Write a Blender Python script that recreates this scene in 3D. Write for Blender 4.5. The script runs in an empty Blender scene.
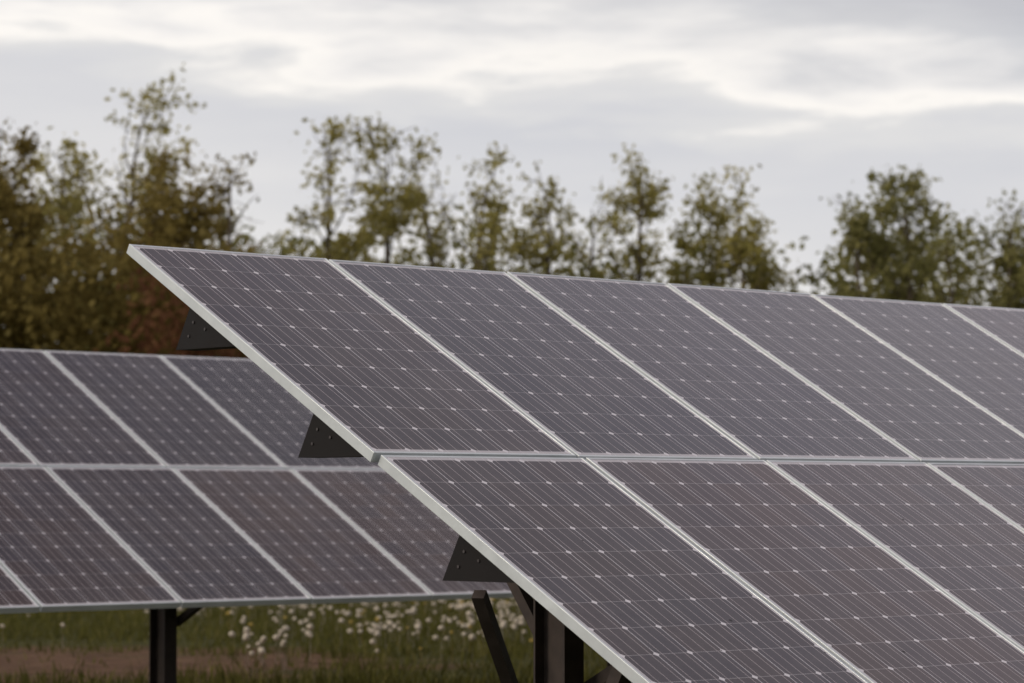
import bpy, math, random
import numpy as np
from mathutils import Vector

random.seed(4); rng = np.random.default_rng(7)
scene = bpy.context.scene
scene.view_settings.view_transform = 'Standard'
scene.view_settings.look = 'None'
scene.view_settings.exposure = 0

CAM_H = 1.5
HEAD = math.radians(47.27)
PITCH = math.radians(3.13)
F = 2895.0
TILT = math.radians(29.19)
CT, ST = math.cos(TILT), math.sin(TILT)

def at_bearing(px, D):
    """ground XY seen at forward distance D, lateral offset ratio px"""
    r = (px - 512) / F * D
    return (D*math.cos(HEAD) + r*math.sin(HEAD), D*math.sin(HEAD) - r*math.cos(HEAD))

# ------------------------------------------------------------------ helpers
def link(o, parent=None):
    scene.collection.objects.link(o)
    if parent: o.parent = parent
    return o

def mesh_np(name, verts, faces_flat, nper, mat, parent=None, attr=None, smooth=False, uv=None):
    me = bpy.data.meshes.new(name)
    verts = np.asarray(verts, dtype=np.float32); faces_flat = np.asarray(faces_flat, dtype=np.int32).ravel()
    nf = len(faces_flat)//nper
    me.vertices.add(len(verts)); me.vertices.foreach_set('co', verts.ravel())
    me.loops.add(len(faces_flat)); me.loops.foreach_set('vertex_index', faces_flat)
    me.polygons.add(nf); me.polygons.foreach_set('loop_start', np.arange(nf, dtype=np.int32)*nper)
    me.update(calc_edges=True)
    if attr is not None:
        a = me.attributes.new('rnd', 'FLOAT', 'FACE'); a.data.foreach_set('value', np.asarray(attr, dtype=np.float32))
    if uv is not None:
        l = me.uv_layers.new(name='UVMap'); l.data.foreach_set('uv', np.asarray(uv, dtype=np.float32).ravel())
    if smooth: me.polygons.foreach_set('use_smooth', np.ones(nf, dtype=bool))
    me.materials.append(mat)
    return link(bpy.data.objects.new(name, me), parent)

class Boxes:
    def __init__(s): s.v=[]; s.f=[]
    def hexa(s, P):
        b=len(s.v); s.v += [tuple(p) for p in P]
        s.f += [tuple(b+i for i in q) for q in ((3,2,1,0),(4,5,6,7),(0,1,5,4),(1,2,6,5),(2,3,7,6),(3,0,4,7))]
    def prism(s, A, B):
        n=len(A); b=len(s.v); s.v += [tuple(p) for p in A]+[tuple(p) for p in B]
        s.f.append(tuple(b+i for i in range(n))); s.f.append(tuple(b+n+i for i in reversed(range(n))))
        for i in range(n):
            j=(i+1)%n; s.f.append((b+i,b+n+i,b+n+j,b+j))
    def beam(s, p, q, w, d, up=Vector((0,0,1))):
        p=Vector(p); q=Vector(q); t=(q-p).normalized(); a=t.cross(up)
        if a.length<1e-3: a=t.cross(Vector((1,0,0)))
        a.normalize(); c=a.cross(t)
        o=[a*(-w/2)+c*(-d/2), a*(w/2)+c*(-d/2), a*(w/2)+c*(d/2), a*(-w/2)+c*(d/2)]
        s.hexa([p+x for x in o]+[q+x for x in o])
    def obj(s, name, mat, parent=None, bevel=0):
        me=bpy.data.meshes.new(name); me.from_pydata(s.v,[],s.f); me.update()
        import bmesh
        bm=bmesh.new(); bm.from_mesh(me); bmesh.ops.recalc_face_normals(bm, faces=bm.faces); bm.to_mesh(me); bm.free()
        me.materials.append(mat); o=link(bpy.data.objects.new(name,me),parent)
        if bevel:
            m=o.modifiers.new('bev','BEVEL'); m.width=bevel; m.segments=2; m.limit_method='ANGLE'
        return o

# ------------------------------------------------------------------ materials
def new_mat(name):
    m=bpy.data.materials.new(name); m.use_nodes=True
    nt=m.node_tree; return m, nt, nt.nodes['Principled BSDF']

class N:
    def __init__(s, nt): s.nt=nt
    def m(s, op, a, b=None, c=None, clamp=False):
        n=s.nt.nodes.new('ShaderNodeMath'); n.operation=op; n.use_clamp=clamp
        for i,x in enumerate((a,b,c)):
            if x is None: continue
            if isinstance(x,(int,float)): n.inputs[i].default_value=x
            else: s.nt.links.new(x,n.inputs[i])
        return n.outputs[0]
    def mix(s, f, a, b):
        n=s.nt.nodes.new('ShaderNodeMix'); n.data_type='RGBA'
        for sock,x in ((n.inputs[0],f),(n.inputs[6],a),(n.inputs[7],b)):
            if isinstance(x,(int,float)): sock.default_value=x
            elif isinstance(x,tuple): sock.default_value=(*x,1) if len(x)==3 else x
            else: s.nt.links.new(x,sock)
        return n.outputs[2]
    def noise(s, vec, scale, detail=3, rough=.5, dist=0):
        n=s.nt.nodes.new('ShaderNodeTexNoise'); n.inputs['Scale'].default_value=scale
        n.inputs['Detail'].default_value=detail; n.inputs['Roughness'].default_value=rough
        n.inputs['Distortion'].default_value=dist
        if vec is not None: s.nt.links.new(vec,n.inputs['Vector'])
        return n.outputs['Fac']
    def ramp(s, f, stops):
        n=s.nt.nodes.new('ShaderNodeValToRGB'); e=n.color_ramp.elements
        while len(e)<len(stops): e.new(0.5)
        for el,(p,c) in zip(e,stops): el.position=p; el.color=(*c,1) if len(c)==3 else c
        s.nt.links.new(f,n.inputs[0]); return n.outputs[0]
    def mapr(s, v, a,b,c,d, smooth=False):
        n=s.nt.nodes.new('ShaderNodeMapRange'); n.inputs[1].default_value=a; n.inputs[2].default_value=b
        n.inputs[3].default_value=c; n.inputs[4].default_value=d
        if smooth: n.interpolation_type='SMOOTHSTEP'
        s.nt.links.new(v,n.inputs[0]); return n.outputs[0]

PW, PL = 0.995, 1.716       # panel
WP, LP = 1.010, 1.7315      # pitch
RIM=0.0115

def panel_material():
    m,nt,b=new_mat('pv_cells'); n=N(nt)
    uv=nt.nodes.new('ShaderNodeUVMap').outputs[0]
    sep=nt.nodes.new('ShaderNodeSeparateXYZ'); nt.links.new(uv,sep.inputs[0])
    x,y=sep.outputs[0],sep.outputs[1]
    at=nt.nodes.new('ShaderNodeAttribute'); at.attribute_name='rnd'
    rnd=at.outputs['Fac']
    geo=nt.nodes.new('ShaderNodeNewGeometry').outputs['Position']
    cx=0.1585; cy=0.1655
    mx=(PW-6*cx)/2; my=(PL-10*cy)/2
    ux=n.m('DIVIDE',n.m('SUBTRACT',x,mx),cx); uy=n.m('DIVIDE',n.m('SUBTRACT',y,my),cy)
    fx=n.m('ABSOLUTE',n.m('SUBTRACT',n.m('FRACT',ux),.5)); fy=n.m('ABSOLUTE',n.m('SUBTRACT',n.m('FRACT',uy),.5))
    gx=n.m('GREATER_THAN',fx,.5-.0015/cx); gy=n.m('GREATER_THAN',fy,.5-.0010/cy)
    dia=n.m('GREATER_THAN',n.m('ADD',fx,fy),1-.085)
    out=n.m('MAXIMUM', n.m('GREATER_THAN',n.m('ABSOLUTE',n.m('SUBTRACT',ux,3)),3), n.m('GREATER_THAN',n.m('ABSOLUTE',n.m('SUBTRACT',uy,5)),5))
    back=n.m('MAXIMUM',n.m('MAXIMUM',n.m('MULTIPLY',gx,.9),n.m('MULTIPLY',gy,.45)),n.m('MAXIMUM',n.m('MULTIPLY',dia,.9),n.m('MULTIPLY',out,.6)))
    bb=n.m('ABSOLUTE',n.m('SUBTRACT',n.m('FRACT',n.m('MULTIPLY',n.m('FRACT',ux),3)),.5))
    bus=n.m('LESS_THAN',bb,.0012*3/cx)
    comb=nt.nodes.new('ShaderNodeCombineXYZ')
    nt.links.new(n.m('ADD',n.m('FLOOR',ux),n.m('MULTIPLY',rnd,97)),comb.inputs[0]); nt.links.new(n.m('FLOOR',uy),comb.inputs[1])
    wn=nt.nodes.new('ShaderNodeTexWhiteNoise'); wn.noise_dimensions='2D'; nt.links.new(comb.outputs[0],wn.inputs['Vector'])
    c1=n.mix(rnd,(.007,.008,.022),(.038,.013,.010))
    c2=n.mix(n.m('MULTIPLY',wn.outputs['Value'],.6),c1,(.014,.013,.030))
    dust=n.noise(geo,2.2,5,.6)
    grime=n.noise(geo,14,4,.7)
    c3=n.mix(n.mapr(n.m('MULTIPLY',dust,grime),.15,.40,.0,.09),c2,(.30,.26,.24))
    low=n.mapr(y,PL-.10,PL-.01,0,.16); c3=n.mix(n.m('MULTIPLY',low,grime),c3,(.30,.25,.22))
    c4=n.mix(n.m('MULTIPLY',bus,.85),c3,(.52,.45,.45))
    c5=n.mix(back,c4,(.74,.71,.73))
    vor=nt.nodes.new('ShaderNodeTexVoronoi'); vor.inputs['Scale'].default_value=6; nt.links.new(geo,vor.inputs['Vector'])
    vs=nt.nodes.new('ShaderNodeSeparateColor'); nt.links.new(vor.outputs['Color'],vs.inputs[0])
    rad=n.m('MULTIPLY',vs.outputs[0],.045)
    sp=n.m('MULTIPLY',n.m('LESS_THAN',vor.outputs['Distance'],rad),n.m('GREATER_THAN',vs.outputs[1],.45))
    c6=n.mix(n.m('MULTIPLY',sp,.85),c5,(.010,.008,.007))
    nt.links.new(c6,b.inputs['Base Color'])
    b.inputs['IOR'].default_value=1.45
    ro=n.mapr(dust,.3,.8,.08,.20)
    ro=n.m('ADD',ro,n.m('MULTIPLY',sp,.5)); nt.links.new(ro,b.inputs['Roughness'])
    bmp=nt.nodes.new('ShaderNodeBump'); bmp.inputs['Strength'].default_value=.06; bmp.inputs['Distance'].default_value=.01
    nt.links.new(n.noise(geo,1.5,2),bmp.inputs['Height']); nt.links.new(bmp.outputs[0],b.inputs['Normal'])
    return m

def metal_material(name,c,rough,metal,var=.15,scale=6,spec=.5):
    m,nt,b=new_mat(name); n=N(nt)
    geo=nt.nodes.new('ShaderNodeNewGeometry').outputs['Position']
    f=n.noise(geo,scale,5,.65)
    lo=tuple(x*(1-var) for x in c); hi=tuple(min(1,x*(1+var)) for x in c)
    nt.links.new(n.mix(n.mapr(f,.3,.7,0,1),lo,hi),b.inputs['Base Color'])
    nt.links.new(n.mapr(f,.3,.7,rough*.8,rough*1.2),b.inputs['Roughness'])
    b.inputs['Metallic'].default_value=metal; b.inputs['Specular IOR Level'].default_value=spec
    return m

M_panel=panel_material()
M_frame=metal_material('anodised_aluminium',(.64,.68,.69),.42,.35,.08,8)
M_steel=metal_material('weathered_steel',(.052,.040,.035),.65,.2,.35,9,.3)
M_black=metal_material('black_bracket',(.011,.009,.009),.6,0,.3,9,.2)
M_bolt=metal_material('bolt_zinc',(.08,.07,.07),.4,.5,.1)
M_backs,_,_b=new_mat('backsheet'); _b.inputs['Base Color'].default_value=(.45,.45,.46,1); _b.inputs['Roughness'].default_value=.6

# ------------------------------------------------------------------ solar arrays
def solar_array(name, A, i0, i1, low_off, posts, seed):
    A=Vector(A); r=random.Random(seed)
    par=bpy.data.objects.new(name,None); par.location=A; link(par); par.empty_display_size=.3
    def P(u,s,n): return Vector((u, -s*CT - n*ST, -s*ST + n*CT))
    frames=Boxes(); backs=Boxes(); gv=[];gf=[];guv=[];ga=[]
    for row in (0,1):
        s0=row*LP; off=low_off*row
        for i in range(i0,i1):
            u0=i*WP+off+r.uniform(-.0015,.0015); u1=u0+PW; s1=s0+PL
            dz=r.uniform(-.002,.002)
            def bx(ua,ub,sa,sb,na,nb):
                frames.hexa([P(ua,sa,na),P(ub,sa,na),P(ub,sb,na),P(ua,sb,na),P(ua,sa,nb),P(ub,sa,nb),P(ub,sb,nb),P(ua,sb,nb)])
            t0,t1=-.040+dz,dz
            bx(u0,u0+RIM,s0,s1,t0,t1); bx(u1-RIM,u1,s0,s1,t0,t1)
            bx(u0+RIM,u1-RIM,s0,s0+RIM,t0,t1-.0004); bx(u0+RIM,u1-RIM,s1-RIM,s1,t0,t1-.0004)
            b=len(gv); g=-.0022+dz
            for (a,c) in ((u0+RIM,s0+RIM),(u0+RIM,s1-RIM),(u1-RIM,s1-RIM),(u1-RIM,s0+RIM)):
                gv.append(P(a,c,g+r.uniform(-.0012,.0012))); guv.append((a-u0,c-s0))
            gf.append((b,b+1,b+2,b+3)); ga.append(min(1,max(0,r.random()*.6+.38*row)))
            backs.hexa([P(u0+RIM,s0+RIM,g-.010),P(u1-RIM,s0+RIM,g-.010),P(u1-RIM,s1-RIM,g-.010),P(u0+RIM,s1-RIM,g-.010),
                        P(u0+RIM,s0+RIM,g-.004),P(u1-RIM,s0+RIM,g-.004),P(u1-RIM,s1-RIM,g-.004),P(u0+RIM,s1-RIM,g-.004)])
    mesh_np('glass_cells',[tuple(v) for v in gv],gf,4,M_panel,par,attr=ga,uv=guv)
    frames.obj('panel_frames',M_frame,par,bevel=.0012)
    backs.obj('panel_backsheets',M_backs,par)
    purl=Boxes(); brk=Boxes(); bolt=Boxes()
    ua=i0*WP+.03; ub=i1*WP-.05
    for k,s in enumerate((.43,1.30,2.19,2.98)):
        lo=low_off if s>LP else 0
        x0=ua+lo+.012
        for (sa,sb,na,nb) in ((s+.05,s+.10,-.16,-.042),(s+.10,s+.16,-.060,-.042)):
            purl.hexa([P(x0+.02,sa,na),P(ub,sa,na),P(ub,sb,na),P(x0+.02,sb,na),P(x0+.02,sa,nb),P(ub,sa,nb),P(ub,sb,nb),P(x0+.02,sb,nb)])
        xs=[x0]+[x0+2.2*j for j in range(1,int((ub-x0)/2.2)+1)]
        if k==3: continue
        for xb in xs:
            d=.205; e=-.041; Lh=d/ST*CT
            prof=[(s,e),(s,e-d),(s+Lh*.97,e-.006),(s+Lh*.97,e)]
            brk.prism([P(xb,a,c) for a,c in prof],[P(xb+.10,a,c) for a,c in prof])
            for (a,c) in ((s+.05,e-.06),(s+.05,e-.12),(s+.13,e-.05)):
                q=[P(xb-.004,a+.006*math.cos(t*math.pi/3),c+.006*math.sin(t*math.pi/3)) for t in range(6)]
                bolt.prism(q,[p+Vector((.0038,0,0)) for p in q])
    purl.obj('purlins',M_steel,par); brk.obj('end_brackets',M_black,par); bolt.obj('bolts',M_bolt,par)
    st=Boxes(); gz=-A.z
    for (ux,sp) in posts:
        Y=-sp*CT; topz=-sp*ST-.24
        w,d,t=.10,.17,.010
        def bx(xa,xb,ya,yb):
            st.hexa([(xa,ya,gz-.3),(xb,ya,gz-.3),(xb,yb,gz-.3),(xa,yb,gz-.3),(xa,ya,topz),(xb,ya,topz),(xb,yb,topz),(xa,yb,topz)])
        bx(ux-w/2,ux+w/2,Y-d/2,Y-d/2+t); bx(ux-w/2,ux+w/2,Y+d/2-t,Y+d/2); bx(ux-t/2,ux+t/2,Y-d/2+t,Y+d/2-t)
        st.beam(P(ux+.10,.25,-.225),P(ux+.10,2.75,-.225),.06,.10,up=Vector((1,0,0)))
        st.beam(P(ux+.09,sp+.85,-.27),(ux+.09,Y-.02,-sp*ST-.95),.045,.045)
        st.beam(P(ux+.09,sp-.85,-.27),(ux+.09,Y+.02,-sp*ST-.95),.045,.045)
    return par,st,P

ax,ay=at_bearing(128,11.34)
par,st,P=solar_array('solar_panel_array',(ax,ay,CAM_H+1.003),0,11,.022,[(.98,1.62),(4.2,1.62),(7.5,1.62)],1)
st.beam(P(.08,2.36,-.20),(.95,-1.62*CT-.12,-(CAM_H+1.003)+.12),.045,.04)
st.obj('support_posts',M_steel,par)

bx_,by_=at_bearing(0,20.25)
par,st,P=solar_array('solar_panel_array',(10.46,by_,CAM_H+1.06),-4,14,.03,[(.86,1.9),(5.1,1.9),(9.3,1.9),(-3.2,1.9)],5)
st.obj('support_posts',M_steel,par)

# ------------------------------------------------------------------ ground
m,nt,b=new_mat('grass_ground'); n=N(nt)
geo=nt.nodes.new('ShaderNodeNewGeometry').outputs['Position']
f1=n.noise(geo,.55,6,.7); f2=n.noise(geo,3.,6,.7)
g=n.mix(n.mapr(f2,.3,.7,0,1),(.036,.040,.012),(.090,.086,.026))
d=n.mix(n.mapr(f2,.35,.65,0,1),(.070,.038,.022),(.19,.115,.070))
vm=nt.nodes.new('ShaderNodeVectorMath'); vm.operation='DISTANCE'; nt.links.new(geo,vm.inputs[0])
dx,dy=at_bearing(70,26.5); vm.inputs[1].default_value=(dx,dy,0)
near=n.mapr(vm.outputs['Value'],1.0,5.0,.40,0)
msk=n.mapr(n.m('ADD',f1,near),.60,.84,0,1,True)
nt.links.new(n.mix(msk,g,d),b.inputs['Base Color']); b.inputs['Roughness'].default_value=.95
b.inputs['Specular IOR Level'].default_value=.1
bp=nt.nodes.new('ShaderNodeBump'); bp.inputs['Strength'].default_value=1; bp.inputs['Distance'].default_value=.12
nt.links.new(f2,bp.inputs['Height']); nt.links.new(bp.outputs[0],b.inputs['Normal'])
mesh_np('ground',[(-900,-900,0),(900,-900,0),(900,900,0),(-900,900,0)],[0,1,2,3],4,m)

# ------------------------------------------------------------------ leaf / blade materials
def leaf_mat(name,c1,c2,c3,tr=.5):
    m,nt,b=new_mat(name); n=N(nt)
    nt.nodes.remove(b)
    at=nt.nodes.new('ShaderNodeAttribute'); at.attribute_name='rnd'
    c=n.ramp(at.outputs['Fac'],[(0,c1),(.6,c2),(1,c3)])
    df=nt.nodes.new('ShaderNodeBsdfDiffuse'); nt.links.new(c,df.inputs[0])
    t=nt.nodes.new('ShaderNodeBsdfTranslucent'); nt.links.new(c,t.inputs[0])
    mx=nt.nodes.new('ShaderNodeMixShader'); mx.inputs[0].default_value=tr
    nt.links.new(df.outputs[0],mx.inputs[1]); nt.links.new(t.outputs[0],mx.inputs[2])
    nt.links.new(mx.outputs[0],nt.nodes['Material Output'].inputs[0]); return m
L_olive=leaf_mat('leaves_olive',(.23,.20,.060),(.38,.345,.115),(.54,.48,.19))
L_brown=leaf_mat('leaves_bronze',(.13,.098,.030),(.24,.188,.058),(.38,.31,.11))
L_green=leaf_mat('leaves_green',(.16,.16,.058),(.27,.26,.098),(.40,.37,.15))
L_red=leaf_mat('leaves_copper',(.12,.055,.030),(.19,.090,.048),(.26,.15,.07))
M_bark=metal_material('bark',(.12,.095,.072),.9,0,.35,3,.1)

def leaves(centers,size,rg):
    N_=len(centers)
    a=rg.normal(size=(N_,3)); a/=np.linalg.norm(a,axis=1)[:,None]
    b=rg.normal(size=(N_,3)); b-=a*(a*b).sum(1)[:,None]; b/=np.linalg.norm(b,axis=1)[:,None]
    s=size*rg.uniform(.6,1.35,N_)[:,None]
    v=np.stack([centers-a*s*.5, centers+b*s*.33, centers+a*s*.6, centers-b*s*.33],1).reshape(-1,3)
    return v,np.arange(N_*4)

def tube(path,rad,sides=6):
    path=np.asarray(path); n_=len(path); vs=[];fs=[]
    for i in range(n_):
        t=path[min(i+1,n_-1)]-path[max(i-1,0)]; t=t/np.linalg.norm(t)
        a=np.cross(t,[.3,.9,.1]); a/=np.linalg.norm(a); c=np.cross(t,a)
        for k in range(sides):
            th=2*math.pi*k/sides; vs.append(path[i]+rad[i]*(a*math.cos(th)+c*math.sin(th)))
    for i in range(n_-1):
        for k in range(sides):
            k2=(k+1)%sides; fs.append((i*sides+k,i*sides+k2,(i+1)*sides+k2,(i+1)*sides+k))
    return vs,fs

def tree(name,x,y,H,spread,seed,mat,dens=1.0,leaf=.10,base=.22,lean=(0,0),top_thin=0.0):
    rg=np.random.default_rng(seed)
    par=bpy.data.objects.new(name,None); par.location=(x,y,0); link(par)
    V=[];Fc=[]
    def add(path,rad,sides=6):
        vs,fs=tube(path,rad,sides); b=len(V); V.extend(vs); Fc.extend([tuple(i+b for i in f) for f in fs])
    nseg=12; wob=np.cumsum(rg.normal(0,.055*H/9,(nseg+1,2)),0)
    tp=np.array([[wob[i,0]*i/nseg+lean[0]*(i/nseg)**2*H, wob[i,1]*i/nseg+lean[1]*(i/nseg)**2*H, i/nseg*H*.93-.1] for i in range(nseg+1)])
    r0=.016*H
    add(tp,[r0*(1-t/nseg)**.9+.012 for t in range(nseg+1)],7)
    cl=[];cw=[]
    nl=int(20*H/8)
    for i in range(nl):
        t=base+(.97-base)*((i+rg.uniform(0,1))/nl)
        p0=np.array([np.interp(t*nseg,range(nseg+1),tp[:,k]) for k in range(3)])
        az=i*2.4+rg.uniform(-.7,.7)
        prof=math.sin(math.pi*min(1,max(.04,(t*.86+.10)))**1.1)**.6
        ln=spread*prof*rg.choice([.5,.75,1.0,1.3])+.25
        el=rg.uniform(.35,.9)+.40*t
        d=np.array([math.cos(az)*math.cos(el),math.sin(az)*math.cos(el),math.sin(el)])
        pts=[p0]
        for k in range(5):
            d=d+rg.normal(0,.15,3)+np.array([0,0,.06]); d/=np.linalg.norm(d); pts.append(pts[-1]+d*ln/5)
        pts=np.array(pts); rr=max(.013,r0*.33*(1-t)+.013)
        add(pts,[rr*(1-.15*k) for k in range(6)],4)
        w=rg.choice([.15,.7,1.3,1.9])
        if t>.72: w*= (1-top_thin)
        nt_=int(3+ln*3.2)
        for k in range(nt_):
            q=rg.uniform(.4,1); pp=np.array([np.interp(q*5,range(6),pts[:,j]) for j in range(3)])
            dd=d*.5+rg.normal(0,.6,3); dd/=np.linalg.norm(dd); tl=rg.uniform(.25,.7)*(.6+.25*spread)
            e=pp+dd*tl; add([pp,(pp+e)/2+rg.normal(0,.03,3),e],[.011,.008,.005],3)
            cl.append(e); cw.append(w*rg.choice([.3,1,1.7])); cl.append((pp+e)/2); cw.append(w*.35)
        cl.append(pts[-1]); cw.append(w)
    C=[];R=[]
    for c,w in zip(cl,cw):
        k=int(rg.poisson(max(1,18*w*dens))); sg=rg.uniform(.08,.19)
        C.append(c+rg.normal(0,1,(k,3))*np.array([sg,sg,sg*.85])); R.append(rg.normal(.5,.2)+rg.normal(0,.15,k))
    C=np.concatenate(C); v,f=leaves(C,leaf,rg)
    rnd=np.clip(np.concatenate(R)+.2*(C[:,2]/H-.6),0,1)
    mesh_np('trunk_and_branches',V,Fc,4,M_bark,par,smooth=True)
    mesh_np('foliage',v,f,4,mat,par,attr=rnd)

T=[ # bearing px, top px, dist, spread, mat, dens, thin top
 (-75,160,56,1.8,L_brown,1.3,0),(-22,152,58,1.8,L_brown,1.3,0),(28,145,57,1.8,L_brown,1.2,.1),(62,125,61,1.4,L_olive,.9,.3),(106,84,60,1.9,L_olive,.85,.35),
 (150,152,58,1.6,L_brown,1.2,.2),(222,138,60,.9,L_brown,.9,.5),(186,172,57,1.4,L_brown,1.3,.2),(262,225,66,1.1,L_green,.5,.5),
 (318,112,62,1.5,L_olive,.85,.1),(386,120,63,1.7,L_olive,.95,.1),(442,148,64,1.3,L_olive,.8,.2),(488,154,62,1.3,L_olive,1.0,.1),
 (548,160,63,1.3,L_olive,.9,.1),(592,178,66,1.0,L_olive,.6,.2),(634,140,64,1.1,L_olive,.9,.1),(702,176,64,1.2,L_olive,.9,.1),(756,182,63,1.2,L_olive,1.0,.2),
 (858,180,62,1.4,L_green,1.0,.1),(910,172,63,1.5,L_green,1.1,.1),(962,222,60,1.0,L_green,.9,.1),(1000,200,62,1.3,L_green,1.0,.1),(1055,200,62,1.4,L_green,1.2,.1),(1110,210,63,1.4,L_green,1.2,.1)]
for i,(px,ty,D,sp,mt,de,tt) in enumerate(T):
    x,y=at_bearing(px,D); H=(500-ty)/F*D+CAM_H
    tree('tree',x,y,H,sp,100+i,mt,de,leaf=.125,top_thin=tt,lean=(.03*random.uniform(-1,1),.03*random.uniform(-1,1)))

def shrub_mass(name,D,p0,p1,prof,nclump,per,leaf,mat,seed,thick=2.5):
    rg=np.random.default_rng(seed)
    xs=[p[0] for p in prof]; ys=[p[1] for p in prof]
    px=rg.uniform(p0,p1,nclump); C=[];R=[]
    for p in px:
        dd=D+rg.uniform(-thick,thick); x,y=at_bearing(p,dd)
        top=(500-np.interp(p,xs,ys))/F*D+CAM_H
        z=top*(rg.random()**.6)*(.93+.1*math.sin(p*.21)+.07*math.sin(p*.57+1))
        k=per; s=rg.uniform(.15,.32)
        C.append(np.array([x,y,z])+rg.normal(0,1,(k,3))*s); R.append(np.clip(rg.normal(.42,.2)+.1*(z/top)+rg.normal(0,.12,k),0,1))
    C=np.concatenate(C); C[:,2]=np.abs(C[:,2])
    v,f=leaves(C,leaf,rg); mesh_np(name,v,f,4,mat,None,attr=np.concatenate(R))
prof=[(-200,220),(0,215),(60,225),(120,235),(200,240),(245,240),(290,252),(340,240),(400,236),(480,240),(560,245),(620,242),(645,270),(655,300),(668,270),(690,252),(770,255),(795,275),(806,310),(822,268),(850,245),(920,230),(1024,240),(1200,240)]
shrub_mass('hedgerow',66,-150,1180,prof,2500,20,.19,L_green,11)
prof2=[(-200,235),(120,240),(240,255),(300,500)]
shrub_mass('hedgerow',55,-140,262,prof2,1000,20,.17,L_brown,12,1.5)
shrub_mass('copper_shrub',52.5,128,232,[(128,310),(150,288),(200,280),(232,310)],170,18,.14,L_red,13,.7)
shrub_mass('distant_treeline',130,-500,1500,[(-500,340),(1500,340)],2000,10,.6,L_green,14,6)

# ------------------------------------------------------------------ grass blades
L_grass=leaf_mat('grass_blades',(.068,.070,.018),(.12,.115,.032),(.22,.19,.07),.3)
rg=np.random.default_rng(3)
NB=90000
Dd=20+rg.random(NB)**1.1*30; pp=rg.uniform(-450,1000,NB)
r=(pp-512)/F*Dd; X=Dd*math.cos(HEAD)+r*math.sin(HEAD); Y=Dd*math.sin(HEAD)-r*math.cos(HEAD)
nz=np.clip(.5+.25*(np.sin(X*.9+1.3)*np.cos(Y*.99+.4)+np.sin(X*2.07+Y*1.53)+.6*np.sin(X*3.7-Y*3.)),0,1.3)
dist=np.hypot(X-dx,Y-dy)
keep=(rg.random(NB)<np.clip((dist-1.2)/4.0+.5*(nz-.5),.06,1))&(rg.random(NB)<.30+.8*nz)
X,Y,nz,dist=X[keep],Y[keep],nz[keep],dist[keep]; n_=len(X)
h=(.05+.16*nz*rg.random(n_)*np.clip(dist/4,.3,1)+.02)*rg.uniform(.7,1.3,n_); w_=rg.uniform(.006,.014,n_); a=rg.uniform(0,6.28,n_)
base=np.stack([X,Y,np.full(n_,-.002)],1); sd=np.stack([np.cos(a)*w_,np.sin(a)*w_,np.zeros(n_)],1)
ln=rg.normal(0,.35,(n_,2))*h[:,None]; tip=base+np.stack([ln[:,0],ln[:,1],h],1)
v=np.stack([base-sd,base+sd,tip],1).reshape(-1,3)
mesh_np('grass',v,np.arange(n_*3),3,L_grass,None,attr=np.clip(rg.normal(.45,.25,n_),0,1))

def dandelions(name,num,mat,seed,rad,clusters):
    rg=np.random.default_rng(seed)
    import bmesh
    bm=bmesh.new(); bmesh.ops.create_icosphere(bm,subdivisions=1,radius=1)
    iv=np.array([v.co[:] for v in bm.verts]); itf=np.array([[v.index for v in f.verts] for f in bm.faces]); bm.free()
    V=[];Fa=[];b=0
    sub=[(c[0]+rg.normal(0,c[2]),c[1]+rg.normal(0,c[3])) for c in clusters for _ in range(5)]
    for k in range(num):
        c=sub[rg.integers(len(sub))]
        p=c[0]+rg.normal(0,18); D=c[1]+rg.normal(0,1.3)
        if rg.random()<.15: p=rg.uniform(-100,600); D=rg.uniform(25,46)
        if D<22: D=22+rg.random()*4
        x,y=at_bearing(p,D); hh=rg.uniform(.10,.32); rr=rad*rg.uniform(.6,1.25)
        vv=iv*rr*np.array([1,1,.9])*rg.uniform(.9,1.1,(len(iv),1))+np.array([x,y,hh]); V.append(vv); Fa.append(itf+b); b+=len(iv)
        s=.004; V.append(np.array([[x-s,y,0],[x+s,y,0],[x,y+s,hh-rr*.8]])); Fa.append(np.array([[b,b+1,b+2]])); b+=3
    return mesh_np(name,np.concatenate(V),np.concatenate(Fa),3,mat)
mp,_,bb=new_mat('dandelion_seed_head'); bb.inputs['Base Color'].default_value=(.56,.49,.39,1); bb.inputs['Roughness'].default_value=1
my_,_,bb=new_mat('dandelion_flower'); bb.inputs['Base Color'].default_value=(.45,.32,.07,1); bb.inputs['Roughness'].default_value=.9
CL=[(290,38,50,3.),(440,36,40,3),(500,36,25,3),(480,33,30,3),(230,38,40,3),(420,34,40,3),(380,40,130,3),(320,31,100,4)]
dandelions('dandelion_seed_heads',470,mp,21,.030,CL)
dandelions('dandelion_flowers',60,my_,22,.022,CL)

# ------------------------------------------------------------------ world
w=bpy.data.worlds.new('World'); scene.world=w; w.use_nodes=True; nt=w.node_tree; n=N(nt)
SUN_EL=math.radians(33); SUN_AZ=math.radians(152)      # azimuth from +X, ccw
sky=nt.nodes.new('ShaderNodeTexSky'); sky.sky_type='NISHITA'; sky.sun_disc=False
sky.sun_elevation=SUN_EL; sky.sun_rotation=math.pi/2-SUN_AZ
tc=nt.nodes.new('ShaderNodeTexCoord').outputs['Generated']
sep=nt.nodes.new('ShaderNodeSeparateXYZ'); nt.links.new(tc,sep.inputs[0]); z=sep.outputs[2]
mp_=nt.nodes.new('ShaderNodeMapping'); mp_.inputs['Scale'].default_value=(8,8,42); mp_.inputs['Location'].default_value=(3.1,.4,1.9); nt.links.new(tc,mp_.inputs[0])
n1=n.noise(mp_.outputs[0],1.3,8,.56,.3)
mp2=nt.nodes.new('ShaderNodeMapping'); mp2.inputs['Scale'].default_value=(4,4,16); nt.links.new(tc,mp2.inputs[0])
n2=n.noise(mp2.outputs[0],1.6,4,.5)
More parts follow.
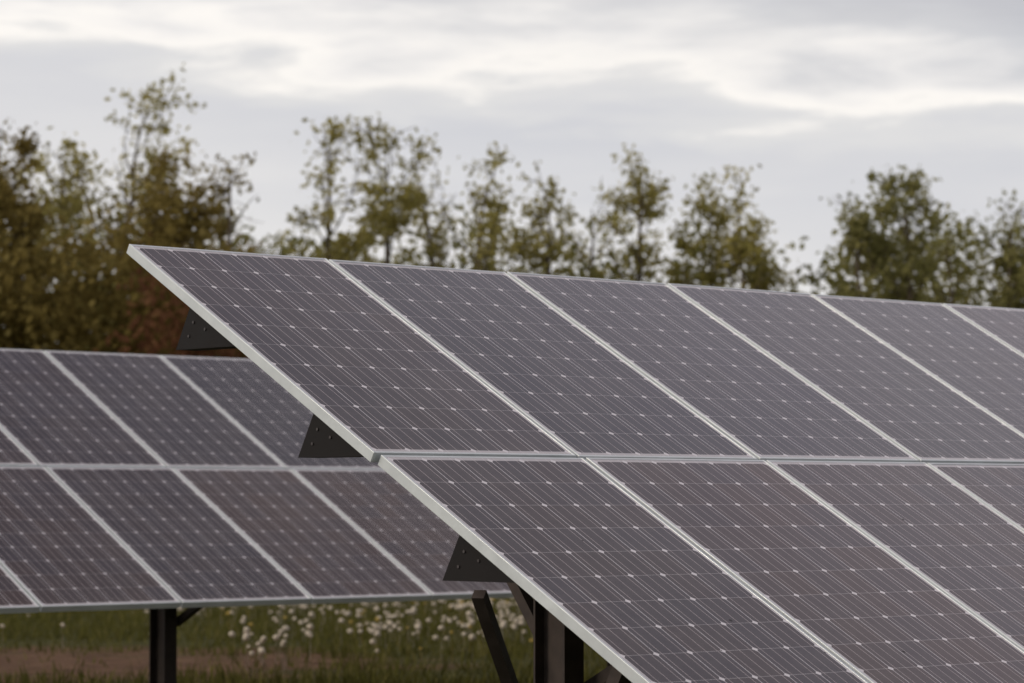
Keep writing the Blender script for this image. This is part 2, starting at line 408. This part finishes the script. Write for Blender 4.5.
tilt=n.m('ADD',n.m('MULTIPLY',sep.outputs[0],math.sin(HEAD)),n.m('MULTIPLY',sep.outputs[1],-math.cos(HEAD)))
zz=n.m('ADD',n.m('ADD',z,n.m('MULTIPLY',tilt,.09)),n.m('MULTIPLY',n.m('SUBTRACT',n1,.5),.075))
col=n.ramp(zz,[(0.0,(.90,.87,.84)),(.06,(.83,.81,.80)),(.10,(.72,.715,.735)),(.128,(.665,.665,.70)),(.141,(.76,.75,.75)),(.149,(1.08,1.03,.97)),(.157,(.92,.89,.87)),(.170,(.64,.64,.665)),(.20,(.50,.50,.54)),(.50,(.74,.69,.75)),(.585,(.68,.63,.69)),(.68,(.36,.33,.36)),(1,(.42,.40,.44))])  # high bands, out of view, shaped so reflections lighten upper panels and darken lower
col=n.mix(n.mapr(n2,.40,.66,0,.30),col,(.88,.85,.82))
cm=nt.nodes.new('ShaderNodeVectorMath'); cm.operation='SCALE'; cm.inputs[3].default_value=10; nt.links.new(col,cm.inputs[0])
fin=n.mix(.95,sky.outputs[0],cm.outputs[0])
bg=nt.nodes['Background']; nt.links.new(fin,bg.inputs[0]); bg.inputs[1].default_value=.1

sd_=bpy.data.lights.new('sun','SUN'); sd_.energy=1.5; sd_.angle=math.radians(12); sd_.color=(1,.88,.72)
so=link(bpy.data.objects.new('sun',sd_))
dirv=Vector((math.cos(SUN_EL)*math.cos(SUN_AZ),math.cos(SUN_EL)*math.sin(SUN_AZ),math.sin(SUN_EL)))
so.rotation_euler=dirv.to_track_quat('Z','Y').to_euler(); so.location=dirv*50

# ------------------------------------------------------------------ camera
cd=bpy.data.cameras.new('camera'); cam=link(bpy.data.objects.new('camera',cd))
cam.location=(0,0,CAM_H); cam.rotation_euler=(math.pi/2+PITCH,0,HEAD-math.pi/2)
cd.sensor_width=36; cd.lens=F/1024*36; cd.clip_end=3000; cd.clip_start=.1
cd.dof.use_dof=True; cd.dof.focus_distance=10.6; cd.dof.aperture_fstop=4.0
scene.camera=cam
